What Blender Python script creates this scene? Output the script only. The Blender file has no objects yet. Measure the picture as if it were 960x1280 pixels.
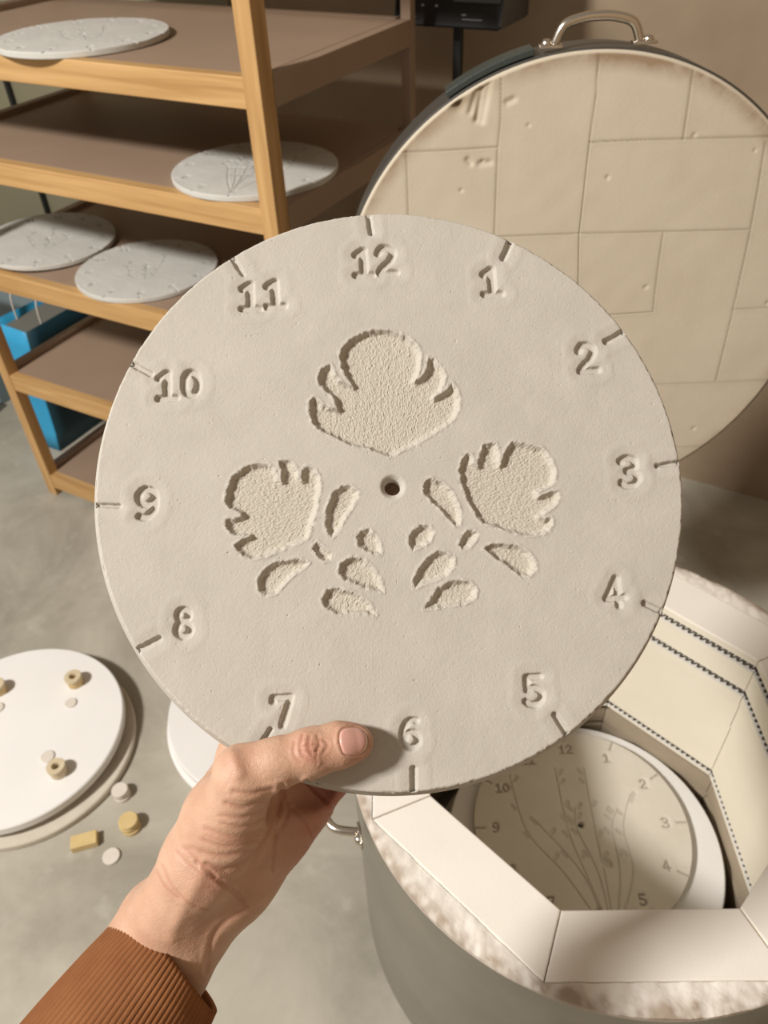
import bpy, bmesh, math, random
import numpy as np
from mathutils import Vector, Matrix
random.seed(4); RNG = np.random.default_rng(7)
sc = bpy.context.scene
H = 1.19508                      # height of the lens above the floor
F, PITCH, ROLL = 977.7, 0.72091, -0.0459
# ------------------------------------------------------------------ camera frame
fw = np.array([0, math.cos(PITCH), -math.sin(PITCH)]); rt = np.array([1., 0, 0]); up = np.cross(rt, fw)
c_, s_ = math.cos(ROLL), math.sin(ROLL)
rt, up = c_*rt + s_*up, -s_*rt + c_*up
CAM = np.array([0, 0, H])
def ray(px, py): return rt*(px-480)/F + up*(640-py)/F + fw
def on_z(px, py, z):
    d = ray(px, py); return CAM + d*((z-H)/d[2])
def on_plane(px, py, o, n):
    d = ray(px, py); return CAM + d*(((o-CAM)@n)/(d@n))
def at_depth(px, py, d): return CAM + ray(px, py)*d
col = sc.collection

# ------------------------------------------------------------------ object helpers
def tag(o, label=None, cat=None, group=None, kind=None):
    if label: o['label'] = label
    if cat: o['category'] = cat
    if group: o['group'] = group
    if kind: o['kind'] = kind
    return o
def empty(name, loc, rz=0):
    o = bpy.data.objects.new(name, None); col.objects.link(o)
    o.location = Vector([float(a) for a in loc]); o.rotation_euler = (0, 0, rz); o.empty_display_size = .02
    return o
def link(name, me, mat, parent=None, loc=(0, 0, 0), rot=(0, 0, 0)):
    o = bpy.data.objects.new(name, me); col.objects.link(o)
    if mat is not None and not me.materials: me.materials.append(mat)
    o.location = Vector([float(a) for a in loc]); o.rotation_euler = rot
    if parent: o.parent = parent
    return o
def np_mesh(name, V, Q, smooth=True):
    V = np.asarray(V, np.float32); Q = np.asarray(Q, np.int32)
    me = bpy.data.meshes.new(name); k = Q.shape[1]
    me.vertices.add(len(V)); me.vertices.foreach_set('co', V.ravel())
    me.loops.add(Q.size); me.loops.foreach_set('vertex_index', Q.ravel())
    me.polygons.add(len(Q)); me.polygons.foreach_set('loop_start', np.arange(0, Q.size, k, dtype=np.int32))
    me.polygons.foreach_set('loop_total', np.full(len(Q), k, np.int32))
    me.polygons.foreach_set('use_smooth', np.full(len(Q), smooth))
    me.update(calc_edges=True); me.validate(); return me
def GRM(me): return grime
def add_attr(me, name, vals):
    a = me.attributes.new(name, 'FLOAT', 'POINT'); a.data.foreach_set('value', np.asarray(vals, np.float32))
class MB:
    """collects shapes into one mesh"""
    def __init__(s): s.bm = bmesh.new()
    def box(s, size, loc=(0, 0, 0), rot=None, bev=0, seg=2):
        m = Matrix.Translation(Vector(loc)) @ (rot.to_4x4() if rot is not None else Matrix()) @ Matrix.Diagonal((*size, 1))
        r = bmesh.ops.create_cube(s.bm, size=1, matrix=m)
        if bev:
            es = list({e for v in r['verts'] for e in v.link_edges})
            bmesh.ops.bevel(s.bm, geom=es, offset=bev, segments=seg, affect='EDGES', profile=.5)
        return s
    def prism(s, pts, z0, z1, bev=0):
        a = [s.bm.verts.new((x, y, z0)) for x, y in pts]; b = [s.bm.verts.new((x, y, z1)) for x, y in pts]
        n = len(pts); fs = [s.bm.faces.new(a[::-1]), s.bm.faces.new(b)]
        for i in range(n): fs.append(s.bm.faces.new((a[i], a[(i+1) % n], b[(i+1) % n], b[i])))
        if bev:
            es = list({e for f in fs for e in f.edges})
            bmesh.ops.bevel(s.bm, geom=es, offset=bev, segments=2, affect='EDGES', profile=.5)
        return s
    def lathe(s, prof, n=64, cap=True, loc=(0, 0, 0), wob=None, closed=False):
        rings = []
        for r, z in prof:
            if r < 1e-6: rings.append([s.bm.verts.new((loc[0], loc[1], loc[2]+z))]); continue
            rings.append([s.bm.verts.new((loc[0]+r*(1+(wob(a) if wob else 0))*math.cos(a), loc[1]+r*(1+(wob(a) if wob else 0))*math.sin(a), loc[2]+z)) for a in [2*math.pi*i/n for i in range(n)]])
        pr = list(zip(rings, rings[1:]))
        if closed: pr.append((rings[-1], rings[0]))
        for A, B in pr:
            if len(A) == 1 and len(B) == 1: continue
            for i in range(n):
                j = (i+1) % n
                if len(A) == 1: s.bm.faces.new((A[0], B[i], B[j]))
                elif len(B) == 1: s.bm.faces.new((A[i], B[0], A[j])) if False else s.bm.faces.new((A[j], A[i], B[0]))
                else: s.bm.faces.new((A[i], B[i], B[j], A[j]))
        return s
    def tube(s, pts, r, n=12, caps=True):
        pts = [Vector([float(a) for a in p]) for p in pts]; N = len(pts)
        rr = r if isinstance(r, (list, tuple)) else [r]*N
        T = [(pts[min(i+1, N-1)]-pts[max(i-1, 0)]).normalized() for i in range(N)]
        nrm = T[0].orthogonal().normalized(); rings = []
        for i in range(N):
            nrm = (nrm - T[i]*nrm.dot(T[i])).normalized(); b = T[i].cross(nrm)
            rings.append([s.bm.verts.new(pts[i]+(nrm*math.cos(2*math.pi*k/n)+b*math.sin(2*math.pi*k/n))*rr[i]) for k in range(n)])
        for A, B in zip(rings, rings[1:]):
            for k in range(n): s.bm.faces.new((A[k], A[(k+1) % n], B[(k+1) % n], B[k]))
        if caps: s.bm.faces.new(rings[0][::-1]); s.bm.faces.new(rings[-1])
        return s
    def build(s, name, mat, parent=None, loc=(0, 0, 0), rot=(0, 0, 0), smooth=None):
        bmesh.ops.recalc_face_normals(s.bm, faces=s.bm.faces[:])
        me = bpy.data.meshes.new(name); s.bm.to_mesh(me); s.bm.free()
        if smooth is not None:
            me.polygons.foreach_set('use_smooth', [True]*len(me.polygons))
            me.set_sharp_from_angle(angle=math.radians(smooth))
        return link(name, me, mat, parent, loc, rot)
def crom(p, n=8, closed=False):
    p = np.asarray(p, float); out = []; N = len(p)
    for i in range(N if closed else N-1):
        g = (lambda k: p[k % N]) if closed else (lambda k: p[min(max(k, 0), N-1)])
        a, b, c, d = g(i-1), g(i), g(i+1), g(i+2)
        for t in np.arange(n)/n: out.append(.5*(2*b+(c-a)*t+(2*a-5*b+4*c-d)*t*t+(3*b-a-3*c+d)*t**3))
    if not closed: out.append(p[-1])
    return np.array(out)

# ------------------------------------------------------------------ materials
def mat(name, base, rough=.6, metal=0., spec=.5, var=None, vscale=6., bump=0., bscale=60., bdist=.001, extra=None, detail=6):
    m = bpy.data.materials.new(name); m.use_nodes = True; nt = m.node_tree; b = nt.nodes['Principled BSDF']
    b.inputs['Base Color'].default_value = (*base, 1); b.inputs['Roughness'].default_value = rough
    b.inputs['Metallic'].default_value = metal; b.inputs['Specular IOR Level'].default_value = spec
    tc = nt.nodes.new('ShaderNodeTexCoord')
    if var:
        n = nt.nodes.new('ShaderNodeTexNoise'); n.inputs['Scale'].default_value = vscale; n.inputs['Detail'].default_value = detail; n.inputs['Roughness'].default_value = .6
        nt.links.new(tc.outputs['Object'], n.inputs['Vector'])
        r = nt.nodes.new('ShaderNodeValToRGB'); r.color_ramp.elements[0].position = .32; r.color_ramp.elements[1].position = .68
        r.color_ramp.elements[0].color = (*base, 1); r.color_ramp.elements[1].color = (*var, 1)
        nt.links.new(n.outputs['Fac'], r.inputs['Fac']); nt.links.new(r.outputs['Color'], b.inputs['Base Color'])
    if bump:
        n2 = nt.nodes.new('ShaderNodeTexNoise'); n2.inputs['Scale'].default_value = bscale; n2.inputs['Detail'].default_value = 5
        nt.links.new(tc.outputs['Object'], n2.inputs['Vector'])
        bp = nt.nodes.new('ShaderNodeBump'); bp.inputs['Strength'].default_value = bump; bp.inputs['Distance'].default_value = bdist
        nt.links.new(n2.outputs['Fac'], bp.inputs['Height']); nt.links.new(bp.outputs['Normal'], b.inputs['Normal'])
    if extra: extra(nt, b, tc)
    return m
def basecol(nt, b):
    """current base colour as a socket"""
    l = b.inputs['Base Color'].links
    if l: return l[0].from_socket
    r = nt.nodes.new('ShaderNodeRGB'); r.outputs[0].default_value = b.inputs['Base Color'].default_value[:]; return r.outputs[0]
def mix_by(nt, b, fac, colr):
    src = basecol(nt, b); mx = nt.nodes.new('ShaderNodeMix'); mx.data_type = 'RGBA'
    nt.links.new(fac, mx.inputs[0]); nt.links.new(src, mx.inputs[6]); mx.inputs[7].default_value = (*colr, 1)
    nt.links.new(mx.outputs[2], b.inputs['Base Color'])
def attr_mix(name, colr):
    def f(nt, b, tc):
        a = nt.nodes.new('ShaderNodeAttribute'); a.attribute_name = name; mix_by(nt, b, a.outputs['Fac'], colr)
    return f

M = {}
M['clay'] = mat('grogged_clay', (.440, .408, .352), .93, spec=.2, var=(.482, .448, .392), vscale=28, bump=.6, bscale=2600, bdist=.0003, extra=attr_mix('pigment', (.475, .43, .355)))
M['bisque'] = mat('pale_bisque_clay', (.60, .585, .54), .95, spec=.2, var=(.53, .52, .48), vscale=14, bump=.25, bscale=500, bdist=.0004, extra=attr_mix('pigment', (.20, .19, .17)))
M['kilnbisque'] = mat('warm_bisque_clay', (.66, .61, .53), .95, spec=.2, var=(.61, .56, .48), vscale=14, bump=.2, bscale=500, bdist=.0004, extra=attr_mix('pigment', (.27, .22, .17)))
M['shelfwhite'] = mat('kiln_wash_white', (.83, .81, .78), .9, spec=.2, var=(.79, .77, .74), vscale=7, bump=.15, bscale=300, bdist=.0005)
M['bone'] = mat('worn_kiln_shelf_edge', (.62, .57, .48), .9, var=(.55, .49, .40), vscale=30)
M['brick'] = mat('soft_firebrick', (.80, .76, .69), .95, spec=.15, var=(.76, .715, .65), vscale=10, bump=.3, bscale=350, bdist=.0005)
M['brickwall'] = mat('cream_firebrick', (.85, .79, .66), .95, spec=.15, var=(.80, .74, .61), vscale=9, bump=.25, bscale=300, bdist=.0006)
M['fibre'] = mat('grimy_fibre_blanket', (.76, .715, .65), 1., spec=.1, var=(.72, .675, .61), vscale=20, bump=.6, bscale=160, bdist=.0015, extra=attr_mix('grime', (.30, .22, .155)))
M['shadebrick'] = mat('shaded_firebrick', (.40, .33, .24), .95, var=(.34, .27, .19), vscale=12)  # shade low in the kiln, painted into the lower bricks as brown
M['coil'] = mat('oxidised_coil_wire', (.075, .06, .045), .8)
M['steel'] = mat('brushed_steel_jacket', (.28, .262, .228), .28, metal=.9, var=(.37, .35, .31), vscale=8)
M['chrome'] = mat('chromed_metal', (.62, .56, .48), .22, metal=1.)
M['darkband'] = mat('dark_steel_band', (.10, .095, .085), .45, metal=.6)
M['bracket'] = mat('dark_green_plate', (.035, .045, .04), .45)
M['oak'] = None
M['board'] = mat('brown_hardboard', (.335, .235, .165), .55, spec=.4, var=(.305, .213, .15), vscale=8, bump=.1, bscale=200, bdist=.0004)
M['black'] = mat('black_plastic', (.012, .012, .013), .35)
M['blackrod'] = mat('black_rod', (.012, .012, .012), .5)
M['mark'] = mat('pale_print', (.35, .38, .42), .6)
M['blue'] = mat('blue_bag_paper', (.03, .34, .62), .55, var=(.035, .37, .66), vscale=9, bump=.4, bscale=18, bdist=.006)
M['blueshade'] = mat('shaded_blue_bag_paper', (.008, .045, .065), .6)  # the bag's blue with shade painted in, for panels turned from the lamp
M['bagin'] = mat('grey_paper_in_bag', (.16, .155, .13), .9)
M['cord'] = mat('white_cord', (.6, .56, .5), .8)
M['cab'] = mat('blue_grey_enamel', (.22, .28, .30), .5)
M['undershade'] = mat('under_cabinet_shade', (.07, .055, .04), .8)
M['white'] = mat('off_white_block', (.62, .58, .5), .8)
M['yellow'] = mat('yellow_refractory', (.60, .44, .19), .85, var=(.66, .50, .25), vscale=60, bump=.3, bscale=500, bdist=.0004)
M['tan'] = mat('tan_refractory', (.58, .48, .31), .85, var=(.64, .54, .38), vscale=60, bump=.3, bscale=500, bdist=.0004)
M['pale'] = mat('pale_refractory', (.66, .60, .52), .9, var=(.70, .64, .57), vscale=60, bump=.3, bscale=500, bdist=.0004)

def oak_extra(nt, b, tc):
    mp = nt.nodes.new('ShaderNodeMapping'); mp.inputs['Scale'].default_value = (3, 60, 60)
    nt.links.new(tc.outputs['Object'], mp.inputs['Vector'])
    n = nt.nodes.new('ShaderNodeTexNoise'); n.inputs['Scale'].default_value = 1.3; n.inputs['Detail'].default_value = 6; n.inputs['Distortion'].default_value = .6
    nt.links.new(mp.outputs[0], n.inputs['Vector'])
    r = nt.nodes.new('ShaderNodeValToRGB'); r.color_ramp.elements[0].position = .3; r.color_ramp.elements[1].position = .7
    r.color_ramp.elements[0].color = (.42, .235, .085, 1); r.color_ramp.elements[1].color = (.60, .37, .155, 1)
    nt.links.new(n.outputs['Fac'], r.inputs['Fac']); nt.links.new(r.outputs['Color'], b.inputs['Base Color'])
M['oak'] = mat('oiled_oak', (.5, .3, .12), .55, extra=oak_extra)

def floor_extra(nt, b, tc):
    n = nt.nodes.new('ShaderNodeTexNoise'); n.inputs['Scale'].default_value = 4.2; n.inputs['Detail'].default_value = 10; n.inputs['Roughness'].default_value = .62; n.inputs['Distortion'].default_value = .5
    nt.links.new(tc.outputs['Object'], n.inputs['Vector'])
    r = nt.nodes.new('ShaderNodeValToRGB'); r.color_ramp.elements[0].position = .35; r.color_ramp.elements[1].position = .68
    r.color_ramp.elements[0].color = (.305, .278, .222, 1); r.color_ramp.elements[1].color = (.500, .464, .385, 1)
    nt.links.new(n.outputs['Fac'], r.inputs['Fac']); nt.links.new(r.outputs['Color'], b.inputs['Base Color'])
    v = nt.nodes.new('ShaderNodeTexNoise'); v.inputs['Scale'].default_value = 17; v.inputs['Detail'].default_value = 3
    nt.links.new(tc.outputs['Object'], v.inputs['Vector'])
    r2 = nt.nodes.new('ShaderNodeValToRGB'); r2.color_ramp.elements[0].position = .62; r2.color_ramp.elements[1].position = .74
    nt.links.new(v.outputs['Fac'], r2.inputs['Fac'])
    mu = nt.nodes.new('ShaderNodeMath'); mu.operation = 'MULTIPLY'; mu.inputs[1].default_value = .45; nt.links.new(r2.outputs['Color'], mu.inputs[0])
    mix_by(nt, b, mu.outputs[0], (.52, .49, .42))
M['floor'] = mat('mottled_concrete_floor', (.3, .28, .22), .6, spec=.35, bump=.12, bscale=25, bdist=.002, extra=floor_extra)
M['wall'] = mat('brown_concrete_wall', (.29, .215, .145), .9, spec=.2, var=(.38, .295, .205), vscale=3.5, bump=.2, bscale=14, bdist=.004)
M['wallpanel'] = mat('olive_wall_panel', (.23, .205, .13), .8, var=(.26, .235, .15), vscale=3)

# ------------------------------------------------------------------ numbers as pressed strokes
def sm(p): return crom(p, 5)
def circ(cx, cy, rx, ry, n=22): return np.array([(cx+rx*math.cos(a), cy+ry*math.sin(a)) for a in np.linspace(0, 2*math.pi, n)])
L = lambda *p: np.array(p, float)
GLY = {
 '0': [circ(.37, .5, .235, .40)],
 '1': [L((.14, .74), (.38, .90), (.38, .08)), L((.42, .9), (.42, .08)), L((.12, .06), (.68, .06))],
 '2': [sm([(.12, .74), (.24, .91), (.45, .93), (.60, .78), (.55, .56), (.33, .33), (.13, .1)]), L((.13, .08), (.68, .08))],
 '3': [sm([(.10, .84), (.28, .94), (.50, .90), (.58, .74), (.48, .57), (.28, .51)]), sm([(.28, .51), (.52, .48), (.62, .27), (.48, .09), (.26, .05), (.08, .14)])],
 '4': [L((.46, .94), (.10, .30), (.70, .30)), L((.50, .94), (.50, .05))],
 '5': [L((.60, .93), (.17, .93), (.15, .52)), sm([(.15, .52), (.40, .57), (.60, .42), (.60, .22), (.42, .06), (.22, .06), (.08, .16)])],
 '6': [sm([(.60, .90), (.40, .92), (.20, .74), (.12, .42), (.18, .15), (.38, .05), (.58, .16), (.62, .33), (.52, .50), (.34, .53), (.17, .40)])],
 '7': [L((.10, .92), (.66, .92), (.36, .05)), L((.10, .92), (.10, .82))],
 '8': [circ(.38, .73, .18, .19), circ(.38, .27, .23, .23)],
 '9': [sm([(.14, .10), (.34, .08), (.54, .26), (.62, .58), (.56, .85), (.36, .95), (.16, .84), (.12, .67), (.22, .50), (.40, .47), (.57, .60)])],
}
def strokes(ch, cx, cy, h, rot=0, w=.17):
    c, s = math.cos(rot), math.sin(rot); out = []
    for g in GLY[ch]:
        q = (g-np.array([.38, .5]))*h
        out.append((np.stack([cx+c*q[:, 0]-s*q[:, 1], cy+s*q[:, 0]+c*q[:, 1]], 1), w*h/2))
    return out
def d_poly(P, pl, closed=False):
    d = np.full(len(P), 1e9); n = len(pl)
    for i in range(n if closed else n-1):
        a = pl[i]; b = pl[(i+1) % n]; ab = b-a; L2 = ab@ab+1e-18
        t = np.clip(((P-a)@ab)/L2, 0, 1); d = np.minimum(d, np.hypot(*(P-a-t[:, None]*ab).T))
    return d
def inside(P, pl):
    r = np.zeros(len(P), bool); n = len(pl); x, y = P.T
    for i in range(n):
        (x1, y1), (x2, y2) = pl[i], pl[(i+1) % n]
        if y1 == y2: continue
        r ^= ((y1 > y) != (y2 > y)) & (x < (x2-x1)*(y-y1)/(y2-y1)+x1)
    return r
class Noise2:
    def __init__(s, cell, seed, blur=1):
        r = np.random.default_rng(seed); s.c = cell; g = r.standard_normal((512, 512))
        for _ in range(blur): g = (g+np.roll(g, 1, 0)+np.roll(g, -1, 0)+np.roll(g, 1, 1)+np.roll(g, -1, 1))/5
        s.g = g/g.std()
    def __call__(s, P):
        q = P/s.c+1000; i = np.floor(q).astype(int); f = q-i; f = f*f*(3-2*f); G = s.g
        a, b = i[:, 0] % 512, i[:, 1] % 512; a1, b1 = (a+1) % 512, (b+1) % 512
        return (G[a, b]*(1-f[:, 0])+G[a1, b]*f[:, 0])*(1-f[:, 1])+(G[a, b1]*(1-f[:, 0])+G[a1, b1]*f[:, 0])*f[:, 1]
def dial_mesh(name, R, T, step, nang, marks, carves=(), lines=(), hole=.0037, chamfer=.0024, ddepth=.0022, coarse=.00008, fine=.000022, grain=.00013, flare=.0, tint=True, seed=1, edge_r=.0012):
    """a slab with a pressed face; profile runs round the rim and back through the hole"""
    rr = list(np.arange(hole, R-edge_r, step)); zz = [0.]*len(rr); nf = len(rr)
    for a in np.linspace(0, math.pi/2, 5): rr.append(R-edge_r+edge_r*math.sin(a)); zz.append(-edge_r+edge_r*math.cos(a))
    for k in (.35, .6, .85): rr.append(R+flare*k); zz.append(-edge_r-(T-2*edge_r)*k)
    for a in np.linspace(0, math.pi/2, 4): rr.append(R+flare-edge_r+edge_r*math.cos(a)); zz.append(-T+edge_r-edge_r*math.sin(a))
    for r in (R*.8, R*.5, R*.2, hole): rr.append(r); zz.append(-T)
    rr.append(hole); zz.append(-T*.6); rr.append(hole); zz.append(-T*.4)
    rr = np.array(rr); zz = np.array(zz); nr = len(rr); A = np.arange(nang)*2*math.pi/nang
    X = rr[:, None]*np.cos(A); Y = rr[:, None]*np.sin(A); Z = np.repeat(zz[:, None], nang, 1)
    front = nf+4; n = front*nang
    P = np.stack([X[:front].ravel(), Y[:front].ravel()], 1); h = np.zeros(n); pig = np.zeros(n)
    rad = np.hypot(*P.T)
    if chamfer: h -= .0024*np.clip(1-(rad-hole)/chamfer, 0, 1)**1.6
    h += coarse*Noise2(.012, seed, 2)(P)+coarse*.35*Noise2(.0035, seed+1, 1)(P)+fine*Noise2(.0007, seed+2, 0)(P)
    if fine > .00001:
        h -= .00045*np.clip(Noise2(.0008, seed+6, 0)(P)-2.1, 0, 1)+.0003*np.clip(Noise2(.0016, seed+7, 0)(P)-2.3, 0, 1); h += .0002*np.clip(Noise2(.0007, seed+8, 0)(P)-2.0, 0, 1)
    rag = Noise2(.0009, seed+3, 1)(P); rag2 = Noise2(.0022, seed+9, 1)(P); gn = Noise2(.00045, seed+4, 0)(P)+.5*Noise2(.0009, seed+5, 0)(P)
    cut = np.zeros(n)
    def bb(pl, m): return np.where((P[:, 0] > pl[:, 0].min()-m) & (P[:, 0] < pl[:, 0].max()+m) & (P[:, 1] > pl[:, 1].min()-m) & (P[:, 1] < pl[:, 1].max()+m))[0]
    groups = {}
    for key, pl, w, dep in marks: groups.setdefault(key, []).append((pl, w, dep))
    for key, gl in groups.items():
        al = np.concatenate([g[0] for g in gl]); ix = bb(al, .008)
        if not len(ix): continue
        s = np.full(len(ix), 1e9)
        for pl, w, dep in gl: s = np.minimum(s, d_poly(P[ix], pl)-w)
        s = s+.00010*rag[ix]; dep = gl[0][2]
        t = np.clip((.0003-s)/.00115, 0, 1); t = t*t*(3-2*t)
        cut[ix] = np.maximum(cut[ix], dep*t)
        h[ix] -= .00035*np.exp(-np.clip(s, 0, 1)/.0016)          # clay dragged down beside the stamp
        h[ix] += .00014*np.exp(-((s-.0045)/.002)**2)
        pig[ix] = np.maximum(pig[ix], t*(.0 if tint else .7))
    for pl, dep, bowl in carves:
        ix = bb(pl, .004)
        if not len(ix): continue
        d = d_poly(P[ix], pl, True); s = np.where(inside(P[ix], pl), -d, d)+.00022*rag[ix]+.00015*rag2[ix]
        t = np.clip((.0001-s)/.0021, 0, 1); t = 1-(1-t)**1.7
        bowlf = np.clip(-s/bowl, 0, 1); bowlf = .55+.45*np.sqrt(bowlf*(2-bowlf))
        c = dep*t*bowlf; on = np.clip((-s-.0006)/.0008, 0, 1)
        c -= grain*gn[ix]*on; cut[ix] = np.maximum(cut[ix], c)
        h[ix] += .00018*np.exp(-((s-.0008)/.0006)**2)*(1+.8*rag[ix])
        pig[ix] = np.maximum(pig[ix], t*(.7 if tint else .25))
    for pl, w, dep in lines:
        ix = bb(pl, .005)
        if not len(ix): continue
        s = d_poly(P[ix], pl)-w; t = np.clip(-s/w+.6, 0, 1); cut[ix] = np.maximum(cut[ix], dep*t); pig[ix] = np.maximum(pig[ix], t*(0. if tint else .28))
    h -= cut
    if fine > .00001:                                            # crumbly rim
        e = np.clip(1-(R-rad)/.0012, 0, 1); h -= .00045*e*np.clip(rag+.2, 0, 3)
    Zf = Z[:front].ravel()+h; Z[:front] = Zf.reshape(front, nang)
    V = np.stack([X.ravel(), Y.ravel(), Z.ravel()], 1)
    i = np.arange(nr)[:, None]; j = np.arange(nang)[None]; i2 = (i+1) % nr; j2 = (j+1) % nang
    Q = np.stack([(i*nang+j), (i2*nang+j), (i2*nang+j2), (i*nang+j2)], -1).reshape(-1, 4)
    me = np_mesh(name, V, Q); pa = np.zeros(len(V)); pa[:n] = pig; add_attr(me, 'pigment', pa)
    return me

# ------------------------------------------------------------------ the held dial
DN = rt*.0352621 + up*.15392058 - fw; DN /= np.linalg.norm(DN)             # faces the lens and a little upward
DO = at_depth(490.9, 608.4, .35923)                                       # centre of the hole
DU = np.cross(up, DN); DU /= np.linalg.norm(DU); DV = np.cross(DN, DU)
DM = Matrix(((DU[0], DV[0], DN[0], DO[0]), (DU[1], DV[1], DN[1], DO[1]), (DU[2], DV[2], DN[2], DO[2]), (0, 0, 0, 1)))
def dl(px, py):                                                           # photo point on the dial's face -> dial coordinates
    p = on_plane(px, py, DO, DN)-DO; return (p@DU, p@DV)
def dpt(px, py, off):                                                     # the same, lifted off the face
    return on_plane(px, py, DO+DN*off, DN)
def conv(pts, s, ox, oy): return np.array([dl(ox+x/s, oy+y/s) for x, y in pts])
marks = []
for k, (ch, x, y, h) in enumerate([('1', 454, 327, 38), ('2', 483, 325, 38), ('1', 614, 351, 38), ('2', 734, 447, 39), ('3', 788, 589, 40), ('4', 768, 740, 40),
                     ('5', 668, 863, 41), ('6', 513, 917, 41), ('7', 353, 889, 42), ('8', 229, 778, 40), ('9', 184, 629, 42), ('1', 208, 481, 39), ('0', 239, 479, 38), ('1', 312, 369, 38), ('1', 343, 366, 38)]):
    cx, cy = dl(x, y); top = dl(x, y-h/2)[1]-dl(x, y+h/2)[1]
    for pl, w in strokes(ch, cx, cy, top*.96, math.radians(3), .245): marks.append((k, pl, w, .0019))
for k, (x0, y0, x1, y1, w) in enumerate([(459, 262, 464, 291, 7), (641, 296, 629, 322, 9), (784, 412, 757, 427, 8), (858, 577, 822, 582, 7), (836, 768, 806, 754, 8), (712, 922, 694, 894, 8),
                     (517, 994, 517, 961, 8), (306, 966, 338, 912, 7), (166, 816, 199, 798, 8), (112, 631, 149, 632, 6), (160, 452, 188, 467, 8), (286, 315, 303, 342, 7)]):
    marks.append((100+k, np.array([dl(x1+(x0-x1)*1.4, y1+(y0-y1)*1.4), dl(x1, y1)]), w*.000185, .0022))
C7, C5, C6 = (4.364, 370, 400), (4.364, 260, 560), (4.364, 490, 540)
big = [([(238, 200), (250, 155), (290, 110), (350, 75), (410, 57), (465, 50), (530, 62), (600, 88), (640, 118), (668, 150), (680, 190), (679, 240), (668, 290), (652, 328),
         (690, 308), (715, 265), (724, 205), (755, 212), (790, 255), (812, 310), (805, 350), (785, 390), (752, 422), (800, 398), (832, 368), (848, 338), (876, 370), (893, 430), (886, 490), (860, 535), (800, 585),
         (740, 625), (680, 658), (600, 700), (510, 745), (470, 728), (390, 700), (300, 680), (240, 652), (180, 625), (125, 597), (88, 560), (72, 500), (74, 445), (100, 420),
         (125, 440), (150, 462), (190, 474), (226, 484), (208, 432), (170, 390), (130, 350), (120, 315), (140, 270), (188, 242), (207, 290), (235, 330), (308, 358), (280, 315), (248, 262)], C7, .0030),
       ([(330, 90), (265, 82), (190, 110), (130, 160), (100, 230), (98, 290), (120, 330), (180, 356), (186, 372), (150, 382), (95, 386), (98, 425), (125, 462), (150, 478), (185, 478), (225, 483), (185, 500), (145, 530), (165, 562), (195, 590), (235, 607),
         (300, 597), (380, 565), (470, 530), (545, 490), (560, 430), (585, 350), (605, 250), (613, 190), (605, 150), (575, 112), (535, 98), (514, 125), (510, 172), (492, 160), (478, 105), (440, 68), (385, 68), (404, 120), (402, 186), (382, 165), (358, 120)], C5, .0028),
       ([(415, 118), (385, 150), (367, 210), (385, 290), (420, 380), (460, 460), (500, 498), (560, 512), (640, 545), (720, 566), (800, 562), (850, 540), (876, 500), (870, 468), (835, 472), (800, 462), (850, 430), (890, 400), (912, 360), (905, 325), (880, 321), (840, 338), (800, 352), (790, 328),
         (850, 300), (885, 270), (893, 210), (870, 150), (820, 85), (780, 78), (720, 65), (660, 52), (635, 85), (610, 140), (590, 182), (580, 160), (578, 110), (568, 65), (545, 58), (500, 72), (482, 120), (468, 178), (442, 168), (432, 125)], C6, .0027)]
leaves = [([(730, 203), (780, 208), (812, 235), (812, 270), (780, 330), (730, 410), (680, 488), (655, 472), (640, 400), (650, 320), (680, 250)], C5),
          ([(595, 512), (625, 540), (670, 578), (668, 612), (635, 620), (600, 590), (566, 548)], C5),
          ([(490, 605), (552, 628), (480, 680), (420, 740), (370, 795), (310, 808), (280, 780), (275, 720), (310, 665), (370, 620)], C5),
          ([(880, 445), (925, 490), (950, 540), (945, 580), (900, 582), (860, 562), (820, 530), (812, 480), (840, 450)], C5),
          ([(775, 597), (850, 605), (900, 660), (940, 730), (957, 787), (900, 772), (820, 745), (750, 718), (715, 680), (720, 630)], C5),
          ([(700, 765), (760, 780), (830, 810), (880, 850), (916, 912), (870, 905), (780, 905), (700, 905), (640, 870), (618, 820), (650, 775)], C5),
          ([(215, 252), (270, 275), (320, 320), (360, 390), (378, 450), (370, 500), (345, 512), (300, 460), (230, 390), (180, 335), (172, 290), (190, 258)], C6),
          ([(160, 508), (205, 510), (230, 545), (210, 595), (160, 625), (115, 645), (92, 610), (95, 570), (125, 530)], C6),
          ([(440, 532), (470, 555), (455, 590), (420, 625), (385, 640), (365, 615), (390, 570), (415, 540)], C6),
          ([(250, 650), (300, 655), (340, 690), (335, 740), (290, 785), (200, 820), (125, 853), (118, 800), (150, 740), (200, 680)], C6),
          ([(380, 803), (430, 820), (462, 860), (455, 900), (410, 930), (320, 945), (230, 962), (175, 968), (210, 910), (250, 850), (310, 815)], C6),
          ([(600, 608), (690, 622), (750, 660), (785, 710), (785, 750), (750, 782), (705, 786), (640, 735), (560, 680), (502, 638), (540, 612)], C6)]
carves = [(conv(p, *c), d*1.0, .0035) for p, c, d in big]+[(conv(p, *c), .0028, .0036) for p, c in leaves]
HT = .0095
me = dial_mesh('clock_dial', .135, HT, .00037, 2200, marks, carves, flare=.0028, seed=11)
held = link('clock_dial', me, M['clay']); held.matrix_world = DM
tag(held, 'large unfired clay clock dial with a carved flower, held up in a hand', 'clock dial')

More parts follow.
